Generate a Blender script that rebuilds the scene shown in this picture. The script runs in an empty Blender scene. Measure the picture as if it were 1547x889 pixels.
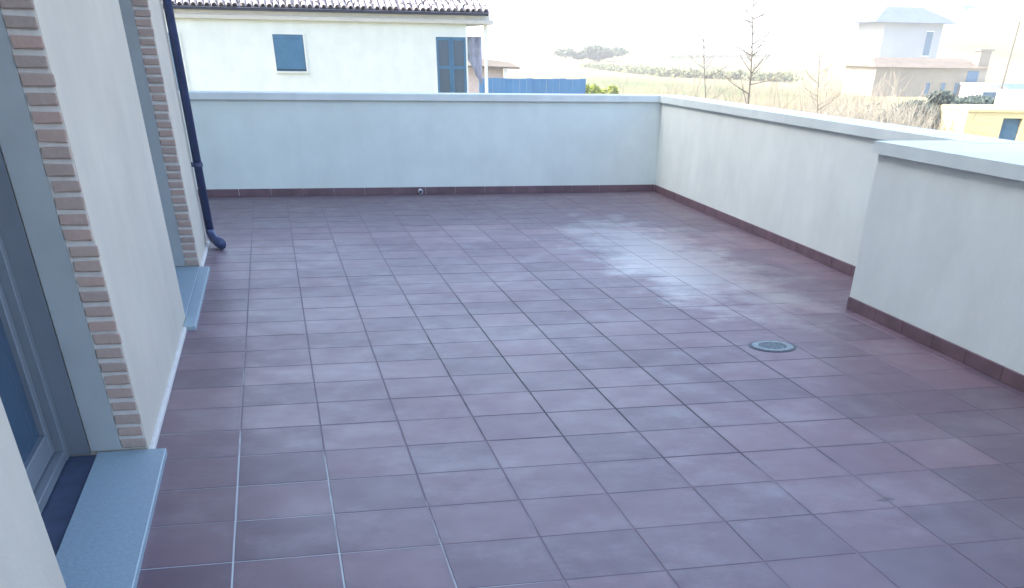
import bpy, bmesh, math, random
from mathutils import Vector, Matrix
random.seed(7)
S = bpy.context.scene
COL = S.collection
R = math.radians

# ------------------------------------------------------------------ camera, sky, sun, exposure
cd = bpy.data.cameras.new("camera"); cam = bpy.data.objects.new("camera", cd); COL.objects.link(cam)
cd.sensor_width = 36; cd.sensor_fit = 'HORIZONTAL'
cd.lens = 32.098; cd.shift_x = -0.02659; cd.shift_y = 0.51370
cd.clip_start = 0.05; cd.clip_end = 9000
r_ = Vector((0.974371, -0.224572, 0.012963)); u_ = Vector((0.135464, 0.631805, 0.763199)); f_ = Vector((0.179583, 0.741883, -0.646034))
m = Matrix.Identity(4)
for i in range(3):
    m[i][0] = r_[i]; m[i][1] = u_[i]; m[i][2] = -f_[i]
m[0][3], m[1][3], m[2][3] = 0, 0, 1.5
cam.matrix_world = m
S.camera = cam

SUN_EL, SUN_ROT = R(34), math.atan2(-0.995, 0.08)
w = bpy.data.worlds.new("World"); S.world = w; w.use_nodes = True
bg = w.node_tree.nodes['Background']
sky = w.node_tree.nodes.new('ShaderNodeTexSky'); sky.sky_type = 'NISHITA'; sky.sun_disc = False
sky.sun_elevation = SUN_EL; sky.sun_rotation = SUN_ROT; sky.altitude = 100; sky.air_density = 1.0; sky.dust_density = 3.5; sky.ozone_density = 1.0
w.node_tree.links.new(sky.outputs[0], bg.inputs[0]); bg.inputs[1].default_value = 0.14
sd = bpy.data.lights.new("sun", 'SUN'); sd.energy = 2.05; sd.angle = R(0.5); sd.color = (1.0, 0.90, 0.74)
sun = bpy.data.objects.new("sun", sd); COL.objects.link(sun)
sv = Vector((math.sin(SUN_ROT) * math.cos(SUN_EL), math.cos(SUN_ROT) * math.cos(SUN_EL), math.sin(SUN_EL)))
sun.rotation_euler = sv.to_track_quat('Z', 'Y').to_euler(); sun.location = sv * 50
S.view_settings.view_transform = 'Standard'; S.view_settings.look = 'None'; S.view_settings.gamma = 1
S.view_settings.exposure = 2.5
S.render.engine = 'CYCLES'
S.cycles.use_denoising = True
S.cycles.max_bounces = 6

# ------------------------------------------------------------------ helpers
class NT:
    def __init__(s, name):
        s.m = bpy.data.materials.new(name); s.m.use_nodes = True
        s.t = s.m.node_tree; s.b = s.t.nodes['Principled BSDF']
    def n(s, typ, **kw):
        x = s.t.nodes.new(typ)
        for k, v in kw.items(): setattr(x, k, v)
        return x
    def l(s, a, b): s.t.links.new(a, b)
    def pos(s, scale=(1, 1, 1)):
        g = s.n('ShaderNodeNewGeometry'); mp = s.n('ShaderNodeMapping'); mp.inputs['Scale'].default_value = scale
        s.l(g.outputs['Position'], mp.inputs['Vector']); return mp.outputs[0]
    def noise(s, scale, detail=4, rough=.55, vec=None, mapscale=(1, 1, 1)):
        x = s.n('ShaderNodeTexNoise'); x.inputs['Scale'].default_value = scale; x.inputs['Detail'].default_value = detail
        x.inputs['Roughness'].default_value = rough
        s.l(vec or s.pos(mapscale), x.inputs['Vector']); return x.outputs['Fac']
    def ramp(s, fac, stops):
        x = s.n('ShaderNodeValToRGB'); e = x.color_ramp.elements
        while len(e) < len(stops): e.new(.5)
        for q, (p, c) in zip(e, stops):
            q.position = p; q.color = (*c, 1) if len(c) == 3 else c
        s.l(fac, x.inputs[0]); return x.outputs[0]
    def rng(s, fac, a, b, c, d):
        x = s.n('ShaderNodeMapRange'); s.l(fac, x.inputs[0])
        for i, v in enumerate((a, b, c, d)): x.inputs[i + 1].default_value = v
        return x.outputs[0]
    def mix(s, fac, a, b, mode='MIX'):
        x = s.n('ShaderNodeMix', data_type='RGBA', blend_type=mode)
        for sock, v in ((x.inputs[0], fac), (x.inputs[6], a), (x.inputs[7], b)):
            if isinstance(v, (int, float)): sock.default_value = v
            elif isinstance(v, tuple): sock.default_value = (*v, 1)
            else: s.l(v, sock)
        return x.outputs[2]
    def math(s, op, a, b=0.0):
        x = s.n('ShaderNodeMath', operation=op)
        for sock, v in ((x.inputs[0], a), (x.inputs[1], b)):
            if isinstance(v, (int, float)): sock.default_value = v
            else: s.l(v, sock)
        return x.outputs[0]
    def bump(s, h, strength=.3, dist=.01):
        x = s.n('ShaderNodeBump'); x.inputs['Strength'].default_value = strength; x.inputs['Distance'].default_value = dist
        s.l(h, x.inputs['Height']); s.l(x.outputs[0], s.b.inputs['Normal']); return x
    def set(s, **kw):
        for k, v in kw.items():
            i = s.b.inputs[k.replace('_', ' ')]
            if isinstance(v, (int, float)): i.default_value = v
            elif isinstance(v, tuple): i.default_value = (*v, 1)
            else: s.l(v, i)
        return s.m

def plain(name, col, rough=.7, var=.12, scale=6, metal=0.0, bump=0.0, bscale=60, spec=.5):
    t = NT(name); a = tuple(c * (1 - var) for c in col); b = tuple(min(1, c * (1 + var)) for c in col)
    c = t.ramp(t.noise(scale, 5, .6), [(.3, a), (.7, b)])
    if bump: t.bump(t.noise(bscale, 4, .6), bump, .004)
    return t.set(Base_Color=c, Roughness=rough, Metallic=metal, Specular_IOR_Level=spec)

def stucco(name, col, dirt=(.5, .5, .48), amount=.5):
    t = NT(name)
    big = t.noise(.9, 6, .65)
    streak = t.noise(1.0, 5, .6, mapscale=(5, 5, .35))
    f = t.rng(t.math('MULTIPLY', big, streak), .2, .42, 0, amount)
    base = t.ramp(t.noise(2.2, 6, .6), [(.3, tuple(c * .93 for c in col)), (.7, tuple(min(1, c * 1.05) for c in col))])
    c = t.mix(f, base, dirt)
    h = t.math('ADD', t.noise(90, 3, .6), t.math('MULTIPLY', t.noise(9, 3), .8))
    t.bump(h, .35, .004)
    return t.set(Base_Color=c, Roughness=.9, Specular_IOR_Level=.2)

class MB:
    """collects shapes, links them as ONE mesh object"""
    def __init__(s): s.bm = bmesh.new()
    def box(s, x0, x1, y0, y1, z0, z1, bev=0, M=None):
        g = bmesh.ops.create_cube(s.bm, size=1)['verts']
        T = Matrix.Translation(((x0 + x1) / 2, (y0 + y1) / 2, (z0 + z1) / 2)) @ Matrix.Diagonal((x1 - x0, y1 - y0, z1 - z0, 1))
        if M is not None: T = M @ T
        bmesh.ops.transform(s.bm, matrix=T, verts=g)
        if bev:
            es = list({e for v in g for e in v.link_edges})
            bmesh.ops.bevel(s.bm, geom=es, offset=bev, segments=1, affect='EDGES')
        return s
    def poly(s, pts, z0, z1):
        bot = [s.bm.verts.new((x, y, z0)) for x, y in pts]; top = [s.bm.verts.new((x, y, z1)) for x, y in pts]
        n = len(pts)
        s.bm.faces.new(bot[::-1]); s.bm.faces.new(top)
        for i in range(n): s.bm.faces.new((bot[i], bot[(i + 1) % n], top[(i + 1) % n], top[i]))
        return s
    def mesh(s, verts, faces):
        v = [s.bm.verts.new(p) for p in verts]
        for f in faces: s.bm.faces.new([v[i] for i in f])
        return s
    def tube(s, pts, rad, seg=10, cap=True):
        rad = rad if isinstance(rad, (list, tuple)) else [rad] * len(pts)
        pts = [Vector(p) for p in pts]; rings = []
        for i, p in enumerate(pts):
            d = (pts[min(i + 1, len(pts) - 1)] - pts[max(i - 1, 0)]).normalized()
            a = d.orthogonal() if abs(d.z) > .95 else d.cross(Vector((0, 0, 1)))
            a.normalize()
            if abs(d.z) > .95: a = (Vector((1, 0, 0)) - d * d.x).normalized()
            b = d.cross(a)
            rings.append([s.bm.verts.new(p + (a * math.cos(t) + b * math.sin(t)) * rad[i]) for t in [2 * math.pi * k / seg for k in range(seg)]])
        for A, B in zip(rings, rings[1:]):
            for k in range(seg): s.bm.faces.new((A[k], A[(k + 1) % seg], B[(k + 1) % seg], B[k]))
        if cap:
            s.bm.faces.new(rings[0][::-1]); s.bm.faces.new(rings[-1])
        return s
    def build(s, name, mat, parent=None, smooth=False, loc=None):
        bmesh.ops.recalc_face_normals(s.bm, faces=s.bm.faces[:])
        me = bpy.data.meshes.new(name); s.bm.to_mesh(me); s.bm.free()
        if mat: me.materials.append(mat)
        if smooth:
            for p in me.polygons: p.use_smooth = True
        o = bpy.data.objects.new(name, me); COL.objects.link(o)
        if parent: o.parent = parent
        if loc: o.location = loc
        return o

def tag(o, label=None, cat=None, group=None, kind=None):
    for k, v in (('label', label), ('category', cat), ('group', group), ('kind', kind)):
        if v: o[k] = v
    return o
def empty(name, loc=(0, 0, 0), label=None, cat=None, group=None, kind=None):
    o = bpy.data.objects.new(name, None); COL.objects.link(o); o.location = loc
    return tag(o, label, cat, group, kind)
def inst(o, loc, parent=None, rot=None):
    c = o.copy(); COL.objects.link(c); c.location = loc
    if rot: c.rotation_euler = rot
    if parent: c.parent = parent
    return c

# ------------------------------------------------------------------ materials
T = .39648; X0 = -.37517; Y0 = 3.43659       # floor tile pitch and joint origin
def tile_material():
    t = NT("terracotta_tile")
    oi = t.n('ShaderNodeObjectInfo')
    col = t.ramp(oi.outputs['Random'], [(0, (.122, .070, .094)), (.35, (.152, .088, .112)), (.7, (.178, .102, .126)), (1, (.21, .126, .148))])
    mott = t.noise(7, 6, .65)
    col = t.mix(t.rng(mott, .35, .7, 0, .35), col, (.14, .105, .125))
    scuff = t.noise(1.3, 7, .7)
    col = t.mix(t.rng(scuff, .5, .72, 0, .45), col, (.33, .29, .30))
    tc = t.n('ShaderNodeTexCoord'); sx = t.n('ShaderNodeSeparateXYZ'); t.l(tc.outputs['Object'], sx.inputs[0])
    ex = t.math('ABSOLUTE', t.math('SUBTRACT', sx.outputs[0], T / 2)); ey = t.math('ABSOLUTE', t.math('SUBTRACT', sx.outputs[1], T / 2))
    edge = t.math('ADD', t.math('MAXIMUM', ex, ey), t.rng(t.noise(9, 6, .7), .25, .75, -.035, .03))
    col = t.mix(t.rng(edge, .165, .205, 0, .45), col, (.10, .078, .095))
    for sxx, syy, rx, ry in ((2.84, 7.62, .11, .06), (2.40, 3.53, .06, .022)):
        mp = t.n('ShaderNodeMapping'); mp.vector_type = 'TEXTURE'
        mp.inputs['Location'].default_value = (sxx, syy, 0); mp.inputs['Scale'].default_value = (rx, ry, 1)
        gp = t.n('ShaderNodeNewGeometry'); t.l(gp.outputs['Position'], mp.inputs['Vector'])
        l2 = t.n('ShaderNodeVectorMath', operation='LENGTH'); t.l(mp.outputs[0], l2.inputs[0])
        dd = t.math('ADD', l2.outputs['Value'], t.rng(t.noise(30, 3, .6), .3, .7, -.6, .6))
        col = t.mix(t.rng(dd, .5, 1.0, .6, 0), col, (.03, .028, .035))
    wet = t.noise(.55, 3, .5)
    fine = t.noise(5, 4, .6)
    rough = t.math('ADD', t.rng(wet, .38, .62, .37, .45), t.rng(fine, .3, .7, -.04, .08))
    g = t.n('ShaderNodeNewGeometry'); d = t.n('ShaderNodeMapping'); d.vector_type = 'TEXTURE'
    d.inputs['Location'].default_value = (3.45, 9.5, 0); d.inputs['Scale'].default_value = (.75, 2.9, 1)
    t.l(g.outputs['Position'], d.inputs['Vector'])
    ln = t.n('ShaderNodeVectorMath', operation='LENGTH'); t.l(d.outputs[0], ln.inputs[0])
    film = t.math('ADD', ln.outputs['Value'], t.rng(t.noise(2.2, 4, .6), .3, .7, -.45, .45))
    film = t.rng(film, .45, 1.05, 1, 0)
    t.set(Coat_Weight=film, Coat_Roughness=.28, Coat_IOR=1.6)
    t.bump(t.math('ADD', t.noise(45, 3, .6), t.math('MULTIPLY', t.noise(4, 2), 2.0)), .10, .004)
    return t.set(Base_Color=col, Roughness=rough, Specular_IOR_Level=.45)
def joint_material():
    t = NT("grout")
    g = t.n('ShaderNodeNewGeometry'); sp = t.n('ShaderNodeSeparateXYZ'); t.l(g.outputs['Position'], sp.inputs[0])
    # pale limescale along the house side and by the door; damp dark grout in one worn patch; tile-coloured elsewhere
    a = t.math('ADD', t.math('MULTIPLY', sp.outputs[0], .42), t.math('MULTIPLY', sp.outputs[1], .20))
    a = t.math('ADD', a, t.rng(t.noise(1.3, 5, .65), .25, .75, -.35, .35))
    c = t.ramp(a, [(.70, (.52, .54, .54)), (1.0, (.21, .15, .18))])
    mp = t.n('ShaderNodeMapping'); mp.vector_type = 'TEXTURE'
    mp.inputs['Location'].default_value = (2.0, 6.4, 0); mp.inputs['Scale'].default_value = (1.35, 2.6, 1)
    t.l(g.outputs['Position'], mp.inputs['Vector'])
    ln = t.n('ShaderNodeVectorMath', operation='LENGTH'); t.l(mp.outputs[0], ln.inputs[0])
    d = t.math('ADD', ln.outputs['Value'], t.rng(t.noise(1.6, 5, .65), .25, .75, -.4, .4))
    c = t.mix(t.rng(d, .7, 1.05, 1, 0), c, (.004, .004, .010))
    return t.set(Base_Color=c, Roughness=.8)
M = {}
M['tile'] = tile_material(); M['joint'] = joint_material()
M['parapet'] = stucco("parapet_stucco", (.725, .795, .75), (.62, .69, .65), .28)
M['sidecoping'] = stucco("dull_coping", (.66, .74, .71), (.54, .62, .60), .5)  # slightly duller, cooler tone than the far coping
M['coping'] = stucco("coping_stone", (.69, .74, .72), (.52, .56, .55), .5)
M['skirt'] = plain("skirting_tile", (.15, .088, .105), .5, .25, 5)
M['facade'] = stucco("facade_plaster", (.60, .53, .44), (.50, .45, .39), .4)
M['reveal'] = plain("reveal_plaster", (.40, .42, .41), .7, .08, 4)
M['mortar'] = plain("pale_mortar", (.66, .62, .57), .95, .1, 20, bump=.5, bscale=120)
def brick_material():
    t = NT("brown_brick"); oi = t.n('ShaderNodeObjectInfo')
    c = t.ramp(oi.outputs['Random'], [(0, (.42, .315, .26)), (.4, (.48, .345, .28)), (.8, (.50, .335, .27)), (1, (.39, .31, .26))])
    c = t.mix(t.rng(t.noise(60, 4, .65), .4, .75, 0, .35), c, (.55, .46, .40))
    t.bump(t.noise(150, 4, .6), .5, .003)
    return t.set(Base_Color=c, Roughness=.9)
M['brick'] = brick_material()
M['marble'] = plain("sill_marble", (.28, .36, .40), .45, .14, 70, bump=.05)
M['threshold'] = plain("dark_threshold", (.045, .06, .11), .5, .2, 10)
M['alu'] = plain("door_aluminium", (.22, .24, .27), .4, .08, 3, metal=.3)
M['glass'] = NT("dark_glass").set(Base_Color=(.03, .07, .12), Roughness=.06, Specular_IOR_Level=.6)
M['pipe'] = plain("painted_pipe", (.040, .058, .135), .45, .2, 9)
M['white'] = plain("white_paint", (.78, .78, .76), .6, .05, 5)
M['house'] = stucco("house_render", (.66, .69, .67), (.58, .60, .58), .4)
M['housetrim'] = plain("house_trim", (.55, .54, .52), .8, .06, 3)
M['shutter'] = plain("blue_shutter", (.04, .13, .24), .5, .15, 3)
M['gutter'] = plain("dark_gutter", (.03, .04, .09), .5, .15, 3)
M['rooftile'] = plain("clay_roof_tile", (.46, .42, .43), .85, .3, 2.5, bump=.3, bscale=20)
M['bluefence'] = plain("blue_sheet", (.03, .15, .33), .55, .15, .7)
M['postwhite'] = M['white']

# ------------------------------------------------------------------ terrain
def terrain():
    nx, ny = 90, 80
    xs = [-900 + 2600 * i / nx for i in range(nx + 1)]
    ys = [-60 + 2400 * (j / ny) ** 1.6 for j in range(ny + 1)]
    def hz(x, y):
        if y < 150: return 0
        a = x / max(y, 1)
        k = max(0, min(1, (y - 230) / 300)); k = k * k * (3 - 2 * k)
        s1 = max(0, min(1, (a - .44) / .22)); s1 = s1 * s1 * (3 - 2 * s1)
        h = 30 * s1 * k
        h += 6.5 * math.exp(-((a - .30) / .06) ** 2) * max(0, min(1, (y - 300) / 200))
        return h + .8 * math.sin(x * .013 + 1) * math.sin(y * .011) * k
    V = [(x, y, hz(x, y)) for y in ys for x in xs]
    F = [(j * (nx + 1) + i, j * (nx + 1) + i + 1, (j + 1) * (nx + 1) + i + 1, (j + 1) * (nx + 1) + i) for j in range(ny) for i in range(nx)]
    t = NT("dry_fields")
    big = t.noise(.018, 4, .6, mapscale=(1, .45, 1))
    c = t.ramp(big, [(.34, (.13, .155, .075)), (.45, (.22, .215, .12)), (.56, (.31, .27, .16)), (.70, (.25, .23, .15))])
    c = t.mix(t.rng(t.noise(.4, 6, .7), .35, .7, 0, .5), c, (.15, .145, .08))
    o = MB().mesh(V, F).build("ground", t.set(Base_Color=c, Roughness=1.0, Specular_IOR_Level=.1), smooth=True)
    o.location.z = GZ
    tag(o, kind='structure')
GZ = -3.2
terrain()
# outer ground sheet to the horizon
t_ = MB().mesh([(-7000, -7000, 0), (7000, -7000, 0), (7000, 7000, 0), (-7000, 7000, 0)], [(0, 1, 2, 3)]).build("distant_plain", plain("plain_grass", (.34, .32, .2), 1.0, .3, .01, spec=.1))
t_.location.z = GZ - .6; tag(t_, kind='structure')

# ------------------------------------------------------------------ terrace floor
floor = MB().poly([(-1.74, -1.6), (5.1, -1.6), (5.1, 14.6), (-1.74, 14.6)], -.25, -.0016).build("terrace_floor", M['joint'])
tag(floor, kind='structure')
def tile_mesh(name, w, h, mat):
    g = .0032; c = .002; z0, z1 = -.02, 0
    a, b = w - g, h - g
    V = []
    for (i, z) in ((0, z0), (0, z1 - .0018), (c, z1)):
        V += [(g + i, g + i, z), (a - i, g + i, z), (a - i, b - i, z), (g + i, b - i, z)]
    F = [(8, 9, 10, 11)]
    for L in (0, 4):
        F += [(L + k, L + (k + 1) % 4, L + 4 + (k + 1) % 4, L + 4 + k) for k in range(4)]
    me = bpy.data.meshes.new(name); me.from_pydata(V, [], F); me.materials.append(mat); return me
full = tile_mesh("tile", T, T, M['tile'])
def wallx(y):                                  # inner face of the right-hand parapet
    return 4.775 + (y - 8.4) * .0364
def rightlimit(y): return (wallx(y) if y > 7.17 else 4.105 + (y - 7.17) * .02) + .03
cells = []
DR = (2.868, 3.19, 6.02, 6.28)
for j in range(-13, 29):
    y0 = Y0 + j * T; y1 = min(y0 + T, 14.52)
    if y0 < -1.6 or y1 - y0 < .03: continue
    for i in range(-4, 15):
        x0 = X0 + i * T
        if y0 < 10.85: x0 = max(x0, -.80)
        else: x0 = max(x0, -1.74)
        x1 = X0 + (i + 1) * T
        if x1 - x0 < .03: continue
        lim = max(rightlimit(y0), rightlimit(y1))
        if x0 > lim: continue
        x1 = min(x1, lim + .05)
        cx, cy = (x0 + x1) / 2, (y0 + y1) / 2
        vis = cy > 2.2 and cx / cy > -.30 and cx / cy < .75
        cells.append((0 if vis else 1, cx * cx + cy * cy, x0, x1, y0, y1))
cells.sort()
rest = MB()
for k, (hid, d, x0, x1, y0, y1) in enumerate(cells):
    z = random.uniform(-.0004, .0006)
    if k < 300 and not hid:
        isfull = abs(x1 - x0 - T) < 1e-4 and abs(y1 - y0 - T) < 1e-4
        o = bpy.data.objects.new("tile", full if isfull else tile_mesh("cut_tile", x1 - x0, y1 - y0, M['tile']))
        COL.objects.link(o); o.parent = floor; o.location = (x0, y0, z)
        o.rotation_euler = (random.gauss(0, .0006), random.gauss(0, .0006), 0)
    else:
        g = .0045
        rest.box(x0 + g, x1 - g, y0 + g, y1 - g, -.02, z)
rest = rest.build("tile_field", M['tile'], floor); rest['kind'] = 'stuff'

# ------------------------------------------------------------------ parapets
def skirt_run(parent, a, b, side):
    """a row of skirting tiles along the wall from a to b; side = unit normal into the terrace"""
    a = Vector((*a, 0)); b = Vector((*b, 0)); L = (b - a).length; d = (b - a) / L; n = Vector((*side, 0))
    proto = None; s = 0
    while s < L - .02:
        l = min(T, L - s) - .005
        ang = math.atan2(d.y, d.x)
        if proto is None or abs(l - (T - .005)) > .002:
            mb = MB().box(0, l, -.004, .013, 0, .078, .002)
            o = mb.build("skirting_tile", M['skirt'], parent)
            if proto is None: proto = o
        else:
            o = inst(proto, (0, 0, 0), parent)
        nn = Matrix.Rotation(ang, 3, 'Z') @ Vector((0, 1, 0))
        o.rotation_euler = (0, 0, ang); o.location = a + d * s
        if nn.dot(n) < 0: o.location = a + d * (s + l); o.rotation_euler = (0, 0, ang + math.pi)
        s += T
YF = 14.5
far = MB().poly([(-1.74, YF), (5.02, YF), (5.3, YF + .28), (-1.74, YF + .28)], GZ, .965).build("parapet_wall", M['parapet'])
tag(far, "pale stucco parapet across the far end of the terrace", "parapet wall", "parapets round the terrace")
c = MB().box(-1.74, 5.0, YF - .035, YF + .315, .966, 1.04, .006).build("coping", M['coping'], far)
skirt_run(far, (-1.74, YF), (4.99, YF), (0, -1))
side = MB().poly([(wallx(6.9), 6.9), (wallx(6.9) + .36, 6.9), (wallx(YF) + .30, YF - .003), (wallx(YF), YF - .003)], GZ, .965).build("parapet_wall", M['parapet'])
tag(side, "pale stucco parapet running from the far right corner to the thicker section", "parapet wall", "parapets round the terrace")
c = MB().poly([(wallx(6.9) - .03, 6.93), (wallx(6.9) + .40, 6.93), (wallx(YF) + .36, YF + .315), (wallx(YF) + .006, YF + .315), (wallx(YF) - .03, YF - .04)], .968, 1.0355).build("coping", M['sidecoping'], side)
skirt_run(side, (wallx(7.2), 7.2), (wallx(YF - .02), YF - .02), (-1, 0))
TX = lambda y: 4.105 + (y - 7.17) * .02
thick = MB().poly([(TX(-1.6), -1.6), (TX(-1.6) + 1.05, -1.6), (5.12, 7.17), (TX(7.17), 7.17)], GZ, .962).build("parapet_wall", M['parapet'])
tag(thick, "thicker stucco parapet section with a wide flat top at the near right", "parapet wall", "parapets round the terrace")
c = MB().poly([(TX(-1.6) - .035, -1.6), (TX(-1.6) + 1.09, -1.6), (5.16, 7.20), (TX(7.17) - .035, 7.20)], .963, 1.032).build("coping", M['sidecoping'], thick)
skirt_run(thick, (TX(-1.6), -1.6), (TX(7.17), 7.17), (-1, 0))

# ------------------------------------------------------------------ the building on the left
FX = -.79
bld = empty("apartment_building", (FX, 4.7, 0), "cream plastered building with brown brick door jambs along the left of the terrace", "building")
O = Vector(bld.location)
def part(mb, name, mat, **k):
    o = mb.build(name, mat, bld, **k); o.location = -O; return o
HB = 6.6                                      # height of the building above the terrace
b = MB()
b.box(-6, FX, -9, 2.77, GZ, HB)              # near stretch, up to the near door jamb
part(b, "wall", M['facade'])
def pier(y0, y1):
    b = MB(); b.box(-6, FX, y0 + .012, y1, GZ, HB)
    part(b, "wall", M['facade'])
    # face of the jamb: mortar bed, bricks standing proud of it, plaster strip beside them
    part(MB().box(-.905, FX - .004, y0 + .004, y0 + .011, .03, 2.25), "mortar_bed", M['mortar'])
    part(MB().box(-1.04, -.906, y0 - .002, y0 + .011, .03, 2.25), "reveal", M['reveal'])
    part(MB().box(-1.14, -1.046, y0 - .004, y0 + .011, .018, 2.25), "frame_return", M['alu'])
    shapes = []
    for k in range(40):
        z = .036 + k * .0552
        if k < 5:
            mb = MB().box(-.054, .054, -.008, .008, 0, .0375, .0035)
            for v in mb.bm.verts: v.co += Vector((random.gauss(0, .0016), random.gauss(0, .0008), random.gauss(0, .0016)))
            o = mb.build("brick", M['brick'], bld); shapes.append(o)
        else: o = inst(random.choice(shapes), (0, 0, 0), bld)
        o.location = Vector((-.846 + random.gauss(0, .003), y0 + random.uniform(.001, .004), z + random.gauss(0, .0012))) - O
        o.rotation_euler = (0, random.gauss(0, .008), random.gauss(0, .01)); o.scale = (1 + random.gauss(0, .03), 1, 1 + random.gauss(0, .06))
pier(4.73, 7.54)
pier(9.48, 10.86)
b = MB(); b.box(-6, -1.745, 10.862, 24, GZ, HB); part(b, "wall", M['facade'])      # unseen set-back wing, added to keep the sun off the far terrace
for y0, y1 in ((2.772, 4.728), (7.542, 9.478)):      # lintels over the two doors
    part(MB().box(-6, FX - .003, y0, y1 + .01, 2.251, HB), "lintel", M['facade'])
# facade footing: thin mortar fillet between wall and floor tiles
for y0, y1 in ((4.74, 7.28), (9.5, 10.86)):
    part(MB().box(FX - .002, FX + .022, y0, y1, -.01, .022, .004), "mortar_fillet", M['mortar'])

def glazed_door(y0, y1):
    d = part(MB().box(-1.245, -1.135, y0 + .002, y0 + .075, .018, 2.24, .003).box(-1.245, -1.135, y1 - .075, y1 - .006, .018, 2.24, .003)
             .box(-1.24, -1.14, y0 + .076, y1 - .076, 2.16, 2.24, .003).box(-1.24, -1.14, y0 + .076, y1 - .076, .019, .06, .003), "door", M['alu'])
    ym = (y0 + y1) / 2
    for a, c in ((y0 + .08, ym - .002), (ym + .002, y1 - .08)):
        lf = MB().box(-1.235, -1.175, a, a + .07, .064, 2.155, .004).box(-1.235, -1.175, c - .07, c, .064, 2.155, .004)
        lf.box(-1.233, -1.177, a + .071, c - .071, .065, .155, .004).box(-1.233, -1.177, a + .071, c - .071, 2.07, 2.154, .004)
        lf = lf.build("door_leaf", M['alu'], d)
        MB().box(-1.212, -1.202, a + .066, c - .066, .15, 2.08).build("pane", M['glass'], d)
    MB().box(-1.176, -1.148, ym - .03, ym - .012, .98, 1.12, .004).build("handle", M['alu'], d)
    part(MB().box(-6, -1.4, y0 + .001, y1 - .001, -.1, .012), "room_floor", M['threshold'])
    part(MB().box(-1.399, -1.0165, y0 + .001, y1 - .001, -.1, .014, .003), "threshold", M['threshold'])
    part(MB().box(-1.54, -1.52, y0 + .001, y1 - .001, .02, 2.24), "curtain", M['shutter'])
glazed_door(2.772, 4.727); glazed_door(7.542, 9.477)
part(MB().box(-1.016, -.708, 2.45, 4.728, -.012, .026, .004), "door_sill", M['marble'])
part(MB().box(-1.016, FX + .001, 7.543, 9.476, -.012, .027, .003).box(FX + .002, -.708, 7.24, 9.47, -.012, .026, .004), "door_sill", M['marble'])

# downpipe
dp = empty("downpipe", (-.735, 10.72, 0), "dark blue metal downpipe with a kicked-out shoe at the far corner of the building", "downpipe")
MB().tube([(0, 0, .13), (0, 0, HB - .1)], .037, 14).build("pipe", M['pipe'], dp, smooth=True)
MB().tube([(0, 0, .20), (0, 0, .12), (.02, -.05, .075), (.06, -.15, .055), (.10, -.27, .05)], [.041, .041, .043, .044, .045], 14).build("shoe", M['pipe'], dp, smooth=True)
for z in (.62, 2.4, 4.4):
    MB().box(-.058, .045, -.02, .02, z, z + .035, .003).tube([(0, 0, z + .002), (0, 0, z + .033)], .042, 14).build("clamp", M['pipe'], dp)

# drain and overflow spout
dr = empty("floor_drain", (3.03, 6.15, 0), "pale worn round floor drain set in the tiles in front of the thick parapet", "drain")
gm = plain("drain_metal", (.22, .26, .27), .5, .4, 40, metal=.5)
def ring(r0, r1, z0, z1, n=24):
    V = []; F = []
    for k in range(n):
        c_, s_ = math.cos(2 * math.pi * k / n), math.sin(2 * math.pi * k / n)
        V += [(r0 * c_, r0 * s_, z0), (r0 * c_, r0 * s_, z1), (r1 * c_, r1 * s_, z1), (r1 * c_, r1 * s_, z0)]
    for k in range(n):
        a, b = 4 * k, 4 * ((k + 1) % n)
        F += [(a, a + 1, b + 1, b), (a + 1, a + 2, b + 2, b + 1), (a + 2, a + 3, b + 3, b + 2)]
    return MB().mesh(V, F)
ring(.138, .158, -.004, .003).build("frame", plain("drain_frame", (.04, .045, .06), .5), dr)
ring(.095, .137, -.004, .006).build("rim", gm, dr)
ring(.0005, .094, -.004, .0012).build("pit", plain("drain_pit", (.05, .055, .07), .6), dr)
for k in range(7):
    y = -.075 + k * .025; h = math.sqrt(.094 ** 2 - y * y)
    MB().box(-h, h, y - .006, y + .006, .0013, .005, .001).build("bar", gm, dr)
sp = empty("overflow_spout", (1.752, YF - .01, .035), "small white overflow spout low on the far parapet", "spout")
MB().tube([(0, .005, 0), (0, -.045, -.004)], .028, 12).build("pipe", M['white'], sp, smooth=True)
MB().tube([(0, -.046, -.004), (0, -.050, -.004)], .020, 12).build("opening", M['gutter'], sp)

# ------------------------------------------------------------------ house across the gap
HY = 36.0
hs = empty("neighbour_house", (2, HY, GZ), "pale rendered house with tiled roof and blue-shuttered windows facing the terrace", "house")
def hpart(mb, name, mat, parent=None, **k):
    o = mb.build(name, mat, parent or hs, **k); o.location = -Vector(hs.location) if parent is None else (0, 0, 0); return o
hw = MB().box(-9, 6.03, HY, HY + 9, GZ, 2.0)
hpart(hw, "wall", M['house'])
hpart(MB().box(-9.1, 6.85, HY - .12, HY + 9, 2.001, 2.10, .01), "cornice", M['housetrim'])
hpart(MB().box(-9.05, 6.75, HY - .05, HY + 9, 2.101, 2.19), "fascia", M['white'])
hpart(MB().tube([(-9.2, HY - .22, 2.24), (6.68, HY - .22, 2.24)], .055, 10), "gutter", M['gutter'])
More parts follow.
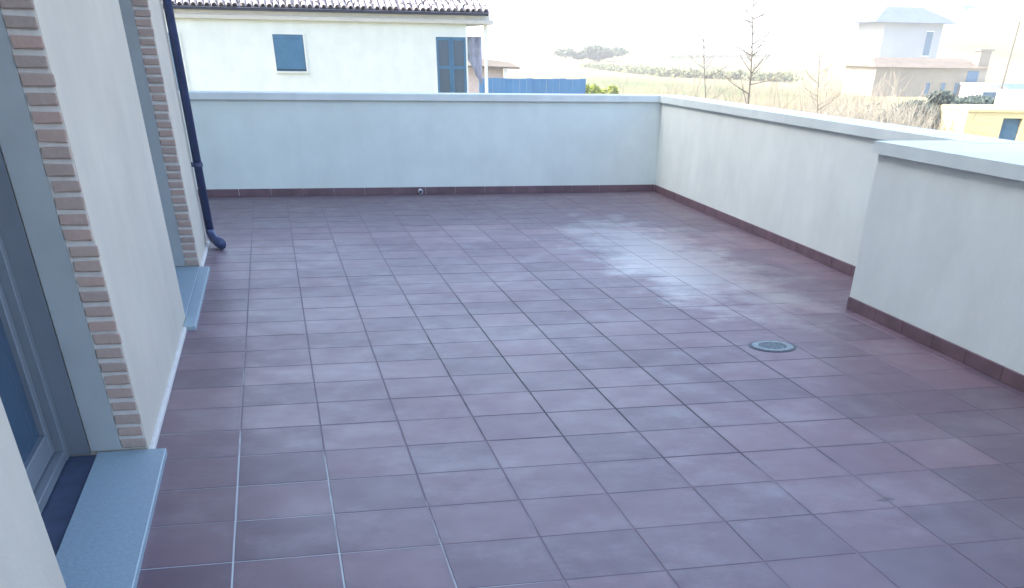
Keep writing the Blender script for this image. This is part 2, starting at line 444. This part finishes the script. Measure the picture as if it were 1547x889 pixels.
# windows and balcony door
def shuttered(x0, x1, z0, z1, name):
    f = hpart(MB().box(x0 - .05, x0, HY - .03, HY + .02, z0 - .05, z1 + .05).box(x1, x1 + .05, HY - .03, HY + .02, z0 - .05, z1 + .05)
              .box(x0, x1, HY - .028, HY + .02, z1, z1 + .05).box(x0 - .06, x1 + .06, HY - .05, HY + .02, z0 - .085, z0 - .051), name, M['house'])
    hpart(MB().box(x0 + .001, x1 - .001, HY - .012, HY - .004, z0 - .04, z1 - .001), "pane", M['glass'], f)
    if name == "balcony_door":
        for a, b in ((x0, (x0 + x1) / 2), ((x0 + x1) / 2, x1)):
            hpart(MB().box(a + .005, a + .07, HY - .03, HY - .0125, z0 - .03, z1 - .005).box(b - .07, b - .005, HY - .03, HY - .0125, z0 - .03, z1 - .005)
                  .box(a + .071, b - .071, HY - .028, HY - .0125, z1 - .08, z1 - .005).box(a + .071, b - .071, HY - .028, HY - .0125, .95, 1.02), "door_leaf", M['shutter'], f)
        return f
    hpart(MB().box(x0 + .012, x1 - .012, HY - .026, HY - .0125, z0 + .01, z1 - .10).box(x0 + .012, x1 - .012, HY - .022, HY - .0125, z1 - .095, z1 - .008), "shutter", M['shutter'], f)
    return f
shuttered(.295, 1.165, .90, 1.69, "window")
shuttered(-3.2, -2.335, .37, 1.68, "window")
shuttered(5.09, 6.00, .30, 1.70, "balcony_door")
# porch at the right-hand end
hpart(MB().tube([(6.64, HY + .1, GZ), (6.64, HY + .1, 2.0)], .055, 10), "post", M['white'])
hpart(MB().box(6.031, 6.75, HY + .02, HY + 3, GZ, .22), "porch_wall", M['house'])
# roof: clay tiles on a sloping deck
RS = math.tan(R(17))
hpart(MB().mesh([(-9.2, HY - .3, 2.25), (6.7, HY - .3, 2.25), (6.7, HY + 4.5, 2.25 + 4.8 * RS), (-9.2, HY + 4.5, 2.25 + 4.8 * RS),
                 (6.7, HY + 9.3, 2.25), (-9.2, HY + 9.3, 2.25)], [(0, 1, 2, 3), (3, 2, 4, 5)]), "roof", M['rooftile'])
def tile_arc(mb, L=.42, ra=.085, rb=.07):
    n = 5; V = []
    for (y, r) in ((0, ra), (L, rb)):
        for rr in (r, r - .014):
            V += [(rr * math.cos(math.pi * k / n), y, rr * math.sin(math.pi * k / n)) for k in range(n + 1)]
    F = []
    for k in range(n):
        F += [(k, k + 1, 12 + k + 1, 12 + k), (6 + k, 18 + k, 18 + k + 1, 6 + k + 1), (k, 6 + k, 6 + k + 1, k + 1)]
    return mb.mesh(V, F)
tp = tile_arc(MB()).build("roof_tile", M['rooftile'], hs)
first = True; stuffmb = MB(); ang = math.atan(RS)
pitch = .19
cols = int((6.62 + 2.75) / pitch)
for rrow in range(8):
    for k in range(cols + 1):
        x = 6.6 - k * pitch; y = HY - .33 + rrow * .33 * math.cos(ang); z = 2.265 + rrow * .33 * math.sin(ang)
        loc = Vector((x + random.gauss(0, .010), y + random.gauss(0, .018), z + random.uniform(0, .02)))
        if rrow < 6:
            o = tp if first else inst(tp, (0, 0, 0), hs); first = False
            o.location = loc - Vector(hs.location); o.rotation_euler = (ang - .03, random.gauss(0, .05), random.gauss(0, .03))
        else:
            sub = bmesh.new()
            n0 = len(stuffmb.bm.verts)
            tile_arc(stuffmb); stuffmb.bm.verts.ensure_lookup_table()
            bmesh.ops.transform(stuffmb.bm, matrix=Matrix.Translation(loc) @ Matrix.Rotation(ang - .03, 4, 'X'), verts=stuffmb.bm.verts[n0:])
            sub.free()
for rrow in range(0, 14):
    for k in range(cols + 1, 84):
        x = 6.6 - k * pitch; y = HY - .33 + rrow * .33 * math.cos(ang); z = 2.265 + rrow * .33 * math.sin(ang)
        n0 = len(stuffmb.bm.verts); tile_arc(stuffmb); stuffmb.bm.verts.ensure_lookup_table()
        bmesh.ops.transform(stuffmb.bm, matrix=Matrix.Translation((x, y, z)) @ Matrix.Rotation(ang - .03, 4, 'X'), verts=stuffmb.bm.verts[n0:])
sf = hpart(stuffmb, "tile_course", M['rooftile']); sf['kind'] = 'stuff'
# cloth hanging in the porch
cl = MB(); V = []; F = []
for i in range(7):
    u = i / 6; x = 6.10 + .48 * u
    for j in range(4):
        v = j / 3; zb = 1.72 - v * (.45 + .75 * u)
        V.append((x, HY + .5 + .05 * math.sin(i * 2.1) + .02 * j, zb))
for i in range(6):
    for j in range(3): F.append((i * 4 + j, i * 4 + 4 + j, i * 4 + 5 + j, i * 4 + 1 + j))
clo = cl.mesh(V, F).build("hanging_cloth", plain("lavender_cloth", (.42, .42, .54), .9, .2, 4), smooth=True)
so = clo.modifiers.new("thickness", 'SOLIDIFY'); so.thickness = .01
tag(clo, "lavender cloth hanging in the open porch beside the balcony door", "cloth")

# ------------------------------------------------------------------ yard beyond the house: lean-to, blue fence, hedge
sh = empty("garden_shed", (15.5, 84, GZ), "low shed with a shallow brown roof behind the blue fence", "shed")
def spart(root, mb, name, mat, parent=None, **k):
    o = mb.build(name, mat, parent or root, **k); o.location = -Vector(root.location) if parent is None else (0, 0, 0); return o
brownroof = plain("brown_roof", (.15, .125, .10), .85, .25, .8)
spart(sh, MB().mesh([(13, 83.2, .46), (17.75, 83.2, .38), (17.75, 87, .62), (13, 87, 1.0), (13, 83.2, .36), (17.75, 83.2, .28), (17.75, 87, .52), (13, 87, .9)],
                    [(0, 1, 2, 3), (7, 6, 5, 4), (0, 4, 5, 1), (1, 5, 6, 2), (2, 6, 7, 3), (3, 7, 4, 0)]), "roof", brownroof)
spart(sh, MB().box(13.2, 16.7, 84, 86.8, GZ, .34), "wall", plain("shed_wall", (.55, .45, .42), .9))
spart(sh, MB().box(16.66, 16.85, 83.4, 83.6, GZ, .27), "post", M['white'])
bf = empty("blue_fence", (18, 80, GZ), "bright blue sheet fence behind the far parapet", "fence")
n = 16
for k in range(n):
    x0 = 14.2 + (21.85 - 14.2) * k / n; x1 = 14.2 + (21.85 - 14.2) * (k + 1) / n
    spart(bf, MB().box(x0 + .01, x1 - .01, 80, 80.05 + .03 * (k % 2), GZ, -.17 + random.uniform(-.02, .02)), "panel", M['bluefence'])
for k in range(5):
    x = 14.25 + k * 1.88
    spart(bf, MB().box(x - .04, x + .04, 80.09, 80.17, GZ, -.2), "post", M['gutter'])

def leafmat(name, a, b, rough=.8):
    t = NT(name)
    return t.set(Base_Color=t.ramp(t.noise(.9, 5, .7), [(.3, a), (.7, b)]), Roughness=rough, Specular_IOR_Level=.2)
def leaves(mb, n, cx, cy, cz, rx, ry, rz, size, shell=.55, rnd=random):
    lobes = [(Vector((rnd.gauss(0, .42), rnd.gauss(0, .42), rnd.gauss(0, .35))), rnd.uniform(.35, .6)) for _ in range(9)]
    for _ in range(n):
        c, rr = rnd.choice(lobes)
        v = Vector((rnd.gauss(0, 1), rnd.gauss(0, 1), rnd.gauss(0, 1))).normalized() * rr * rnd.uniform(shell, 1.05) + c
        p = Vector((cx + v.x * rx, cy + v.y * ry, cz + v.z * rz))
        a = Vector((rnd.gauss(0, 1), rnd.gauss(0, 1), rnd.gauss(0, 1))).normalized(); b = a.orthogonal().normalized()
        s = size * rnd.uniform(.6, 1.4)
        mb.mesh([p - a * s, p + b * s * .5, p + a * s, p - b * s * .5], [(0, 1, 2, 3)])
def twigs(mb, n, box, hmin, hmax, rad, lean=.25, forks=2, z=None):
    x0, x1, y0, y1 = box
    for _ in range(n):
        x = random.uniform(x0, x1); y = random.uniform(y0, y1); h = random.uniform(hmin, hmax); zz = GZ if z is None else z
        p = Vector((x, y, zz)); d = Vector((random.gauss(0, lean), random.gauss(0, lean), 1)).normalized()
        q = p + d * h * .55; e = q + (d + Vector((random.gauss(0, .25), random.gauss(0, .25), 0))).normalized() * h * .45
        mb.tube([p, q, e], [rad, rad * .7, rad * .3], 3, False)
        for _ in range(forks):
            t = random.uniform(.3, .95); b = p.lerp(e, t); dd = (d + Vector((random.gauss(0, .7), random.gauss(0, .7), random.uniform(-.1, .6)))).normalized()
            mb.tube([b, b + dd * h * random.uniform(.12, .3)], [rad * .5, rad * .2], 3, False)
hm = leafmat("lime_leaves", (.20, .26, .03), (.34, .38, .06))
hd = empty("hedge", (23.1, 80, GZ), "lime green hedge at the right end of the blue fence", "hedge")
mb = MB(); leaves(mb, 5000, 22.6, 80.6, -1.3, .95, .8, .95, .11, rnd=random.Random(11)); leaves(mb, 5000, 23.4, 80.7, -1.35, 1.0, .8, .9, .11, rnd=random.Random(12)); spart(hd, mb, "foliage", hm)
mb = MB(); twigs(mb, 14, (21.9, 24.2, 80.2, 81), 1.2, 2, .03); spart(hd, mb, "stem", plain("stem_bark", (.14, .11, .08), .9))
# dry brush: reads as one mass
dry = leafmat("dry_twigs", (.20, .18, .15), (.38, .34, .29), .9)
mb = MB()
for k in range(46):
    a = .318 + (.575 - .318) * k / 45
    D = random.uniform(54, 62)
    top = (-.0185 + (.008) * (k / 45)) * D + 1.5
    twigs(mb, 15, (a * D - .7, a * D + .7, D - 1, D + 1), (top - GZ) * .6, (top - GZ) * 1.03, .018, .16, 3)
br = mb.build("dry_brush", dry); tag(br, "band of dry leafless brush and reeds beyond the far right parapet", "brush", kind='stuff')

mb = MB()
for k in range(52):
    a = .49 + .115 * random.random(); D = random.uniform(47, 53); top = 1.5 - (.0215 + .012 * random.random()) * D
    twigs(mb, 13, (a * D - .8, a * D + .8, D - .8, D + .8), (top - GZ) * .6, top - GZ, .015, .42, 6)
tg = mb.build("bare_thicket", plain("pale_twig", (.30, .285, .25), .9, .35, 3)); tag(tg, "pale tangle of bare branches just behind the right-hand parapet", "thicket", kind='stuff')

# ------------------------------------------------------------------ bare saplings
bark = plain("grey_bark", (.13, .115, .10), .9, .25, 8)
def bare_tree(base, top, rad, lab, nb, seed):
    rnd = random.Random(seed)
    root = empty("bare_tree", base, lab, "tree", "bare saplings beyond the parapet")
    b = Vector((0, 0, 0)); e = Vector(top) - Vector(base); pts = []
    for k in range(9):
        pts.append(b.lerp(e, k / 8) + Vector((rnd.gauss(0, .03), rnd.gauss(0, .03), 0)) * (k > 0))
    MB().tube(pts, [rad * (1 - .75 * k / 8) for k in range(9)], 7).build("trunk", bark, root, smooth=True)
    mb = MB()
    for k in range(nb):
        t = rnd.uniform(.3, .98); p = b.lerp(e, t); d = Vector((rnd.gauss(0, 1), rnd.gauss(0, 1), rnd.uniform(.4, 1.4))).normalized()
        L = e.length * (1.05 - t) * rnd.uniform(.25, .5) + .2
        q = p + d * L; mid = p.lerp(q, .5) + Vector((0, 0, -.04 * L))
        mb.tube([p, mid, q], [rad * .3, rad * .2, rad * .07], 4)
        for _ in range(3):
            a = p.lerp(q, rnd.uniform(.3, .9)); dd = (d + Vector((rnd.gauss(0, .6), rnd.gauss(0, .6), .3))).normalized()
            mb.tube([a, a + dd * L * rnd.uniform(.2, .5)], [rad * .13, rad * .05], 3)
    mb.build("branch", bark, root)
D = 40
bare_tree((.437 * D, D, GZ), (.4215 * D, D, 1.5 + .040 * D), .055, "tall bare sapling with a straight thin trunk behind the far right corner", 26, 3)
bare_tree((.418 * D, D + 2, GZ), (.396 * D, D + 2, 1.5 + .026 * D), .035, "thinner bare sapling just left of the tall straight one", 22, 5)
D = 44
bare_tree((.512 * D, D, GZ), (.49 * D, D, 1.5 + .012 * D), .03, "low bare sapling right of the tall straight one above the dry brush", 26, 8)

# ------------------------------------------------------------------ far things
dk = leafmat("far_leaves", (.03, .06, .04), (.07, .10, .06))
ft = empty("evergreen_clump", (100, 360, GZ), "small dark evergreen clump far off on the fields", "tree")
mb = MB(); leaves(mb, 2500, 101, 360, .4, 6.5, 5, 2.0, .45, rnd=random.Random(2)); spart(ft, mb, "crown", dk)
spart(ft, MB().tube([(102, 360, GZ), (102, 360, 1)], [.4, .2], 7), "trunk", bark)

hr = MB()
rr = random.Random(4)
for (a0, d0, a1, d1, n) in ((.272, 330, .345, 250, 46), (.345, 250, .47, 215, 60), (.30, 420, .45, 470, 50)):
    for k in range(n):
        u = (k + rr.random()) / n; d = d0 + (d1 - d0) * u; a = a0 + (a1 - a0) * u
        leaves(hr, 70, a * d, d, GZ + .7 + max(0, (d - 380) * .03), 2.2, 1.5, .9 * rr.uniform(.5, 1.3), .32, rnd=rr)
hro = hr.build("hedgerow", leafmat("pale_hedge_leaves", (.10, .13, .07), (.19, .20, .11))); tag(hro, "low hedgerows dividing the pale far fields", "hedgerow", kind='stuff')

# long low farmhouse
BD = 150
lh = empty("farmhouse", (93, BD, GZ), "long low beige house with a brown tiled roof and three small windows", "house")
beige = plain("beige_render", (.30, .27, .22), .9, .12, .3)
spart(lh, MB().box(82.8, 100.3, BD, BD + 9, GZ - .5, .1), "wall", beige)
spart(lh, MB().mesh([(82.2, BD - .6, .02), (100.9, BD - .6, .02), (98.5, BD + 4.5, 1.05), (84.5, BD + 4.5, 1.05), (100.9, BD + 9.6, .02), (82.2, BD + 9.6, .02)],
                    [(0, 1, 2, 3), (3, 2, 4, 5), (0, 3, 5), (1, 4, 2), (0, 5, 4, 1)]), "roof", brownroof)
for px in (91.3, 93.75, 95.9):
    f = spart(lh, MB().box(px - .5, px + .5, BD - .12, BD + .05, -3.05, -2.9).box(px - .5, px - .36, BD - .1, BD + .05, -2.9, -1.6).box(px + .36, px + .5, BD - .1, BD + .05, -2.9, -1.6), "window", beige)
    spart(lh, MB().box(px - .36, px + .36, BD - .05, BD + .02, -2.9, -1.62), "pane", M['shutter'], f)
spart(lh, MB().box(97.2, 99.0, BD - .06, BD + .02, -1.6, -.3), "shutter", M['shutter'])
spart(lh, MB().box(98.9, 100.6, BD + .5, BD + 2, .2, 1.9).box(98.6, 100.9, BD + .3, BD + 2.2, 1.9, 2.1), "chimney", beige)
# white annexe in front
an = empty("white_annexe", (100.5, BD - 4, GZ), "small white annexe at the right end of the long beige house", "house")
spart(an, MB().box(96.2, 103.2, BD - 5, BD - .7, GZ - .5, -1.75), "wall", M['white'])
spart(an, MB().box(96.0, 103.4, BD - 5.2, BD - .6, -1.749, -1.55), "roof", M['white'])
spart(an, MB().box(97.2, 100.3, BD - 5.04, BD - 4.9, -3.1, -2.5), "window", M['shutter'])
bs = empty("blue_lean_to", (105, BD - 10, GZ), "small blue lean-to at the right edge beside the white annexe", "shed")
spart(bs, MB().box(97.8, 105, BD - 11, BD - 8, GZ - .5, -2.4), "wall", M['bluefence'])
spart(bs, MB().mesh([(97.5, BD - 11.4, -2.35), (105.4, BD - 11.4, -2.35), (105.4, BD - 7.8, -1.6), (97.5, BD - 7.8, -1.6), (97.5, BD - 11.4, -2.2), (105.4, BD - 11.4, -2.2), (105.4, BD - 7.8, -1.45), (97.5, BD - 7.8, -1.45)],
                    [(3, 2, 1, 0), (4, 5, 6, 7), (0, 1, 5, 4), (1, 2, 6, 5), (2, 3, 7, 6), (3, 0, 4, 7)]), "roof", plain("lean_to_roof", (.10, .16, .3), .6))

# two-storey bluish house behind
VD = 220
vh = empty("villa", (128, VD, GZ), "tall pale blue-grey two-storey house with a bluish hipped roof behind the beige farmhouse", "house")
bluegrey = plain("bluegrey_render", (.36, .40, .46), .9, .08, .2)
spart(vh, MB().box(121.5, 134.5, VD, VD + 11, GZ - 1, 6.2), "wall", bluegrey)
spart(vh, MB().mesh([(118.5, VD - 1.5, 6.2), (137, VD - 1.5, 6.2), (132, VD + 5, 8.7), (124, VD + 5, 8.7), (137, VD + 12.5, 6.2), (118.5, VD + 12.5, 6.2)],
                    [(0, 1, 2, 3), (3, 2, 4, 5), (0, 3, 5), (1, 4, 2), (0, 5, 4, 1)]), "roof", plain("slate_roof", (.09, .13, .25), .7, .15, .5))
for x0, x1, z0, z1 in ((131.2, 132.6, 1.2, 4.9),):
    f = spart(vh, MB().box(x0 - .15, x1 + .15, VD - .1, VD + .05, z0 - .2, z0).box(x0 - .15, x1 + .15, VD - .1, VD + .05, z1, z1 + .15), "window", M['white'])
    spart(vh, MB().box(x0, x1, VD - .05, VD + .02, z0, z1), "pane", M['shutter'], f)

# cream flat-roofed outbuilding
CD = 50
co = empty("outbuilding", (35, CD, GZ), "cream flat-roofed outbuilding with a dark doorway beyond the wide parapet top", "outbuilding")
cream = plain("cream_render", (.56, .48, .27), .9, .08, .5)
spart(co, MB().box(32.5, 34.3, CD, CD + 5, GZ, -.65).box(35.25, 41, CD, CD + 5, GZ, -.65).box(34.3, 35.25, CD, CD + 5, -.85, -.65).box(34.31, 35.24, CD + .5, CD + 5, GZ, -.851), "wall", cream)
spart(co, MB().box(32.46, 41.04, CD - .04, CD + 5.04, -.649, -.50, .03), "roof", cream)
spart(co, MB().box(35.5, 41, CD + 1, CD + 5, -.499, .12, .02), "upper_block", M['house'])
spart(co, MB().box(34.31, 35.24, CD + .25, CD + .3, GZ, -.852), "door", M['shutter'])
co.matrix_world = Matrix.Translation((32.95, CD, 0)) @ Matrix.Rotation(R(-14), 4, 'Z') @ Matrix.Translation((-32.5, -CD, 0)) @ Matrix.Translation(co.location)
ch = tag(MB().box(30.0, 31.6, 49.4, 50.4, GZ, -1.62, .02).build("low_wall", cream), "low cream wall stub below the dark shrub left of the outbuilding", "wall")

# dark shrub
st = empty("tangled_shrub", (33, 54, GZ), "big tangled half-bare shrub with dark blue-green leaves left of the cream outbuilding", "shrub")
sg = leafmat("shrub_leaves", (.03, .055, .055), (.085, .115, .10))
mb = MB()
leaves(mb, 3200, 32.2, 53.6, -1.3, 2.7, 1.4, .85, .075, rnd=random.Random(21)); leaves(mb, 8000, 33.6, 54.4, -1.25, 1.9, 1.2, .8, .085, rnd=random.Random(22)); leaves(mb, 3000, 34.6, 55.5, -.75, 2.0, 1.2, .6, .085, rnd=random.Random(23))
leaves(mb, 4500, 37.0, 56.5, -.75, 3.0, 1.4, .5, .085, rnd=random.Random(24)); leaves(mb, 3000, 39.0, 57.5, -.6, 2.0, 1.2, .45, .085, rnd=random.Random(25))
leaves(mb, 700, 30.4, 52.4, -1.6, 1.6, 1.2, .9, .08, rnd=random.Random(26))
spart(st, mb, "foliage", sg)
mb = MB(); twigs(mb, 330, (28.6, 34.6, 50.8, 54.6), 1.3, 3.1, .016, .6, 5)
spart(st, mb, "dead_branch", plain("dark_branch", (.10, .095, .085), .9))
mb = MB(); twigs(mb, 170, (29.6, 34.8, 50.8, 52.6), 1.3, 2.9, .014, .6, 4); spart(st, mb, "branch", plain("pale_branch", (.42, .42, .38), .9))

# far hillside house and pole
fh = empty("hillside_house", (262, 400, 12), "tiny distant house with a blue roof high on the right hillside", "house")
spart(fh, MB().box(254, 262, 400, 407, 4, 13.0), "wall", M['house'])
spart(fh, MB().mesh([(253, 399, 12.9), (263, 399, 12.9), (263, 403.5, 15.2), (253, 403.5, 15.2), (263, 408, 12.9), (253, 408, 12.9)], [(0, 1, 2, 3), (3, 2, 4, 5), (0, 3, 5), (1, 4, 2), (0, 5, 4, 1)]), "roof", M['bluefence'])
pl = tag(MB().tube([(.6885 * 120, 120, GZ), (.6895 * 120, 120, 1.5 + .024 * 120)], [.12, .08], 8).build("utility_pole", bark), "thin dark utility pole against the hillside near the right edge", "pole")

# ------------------------------------------------------------------ haze over the plain
hz = MB().box(-7200, 7200, -7200, 7200, GZ - 1.8, 48).build("haze", None)
hmat = bpy.data.materials.new("haze_air"); hmat.use_nodes = True
nt = hmat.node_tree; nt.nodes.remove(nt.nodes['Principled BSDF'])
pv = nt.nodes.new('ShaderNodeVolumePrincipled'); pv.inputs['Density'].default_value = .0011; pv.inputs['Color'].default_value = (.93, .95, .97, 1)
pv.inputs['Anisotropy'].default_value = .2
nt.links.new(pv.outputs[0], nt.nodes['Material Output'].inputs['Volume'])
hz.data.materials.append(hmat); tag(hz, kind='stuff')
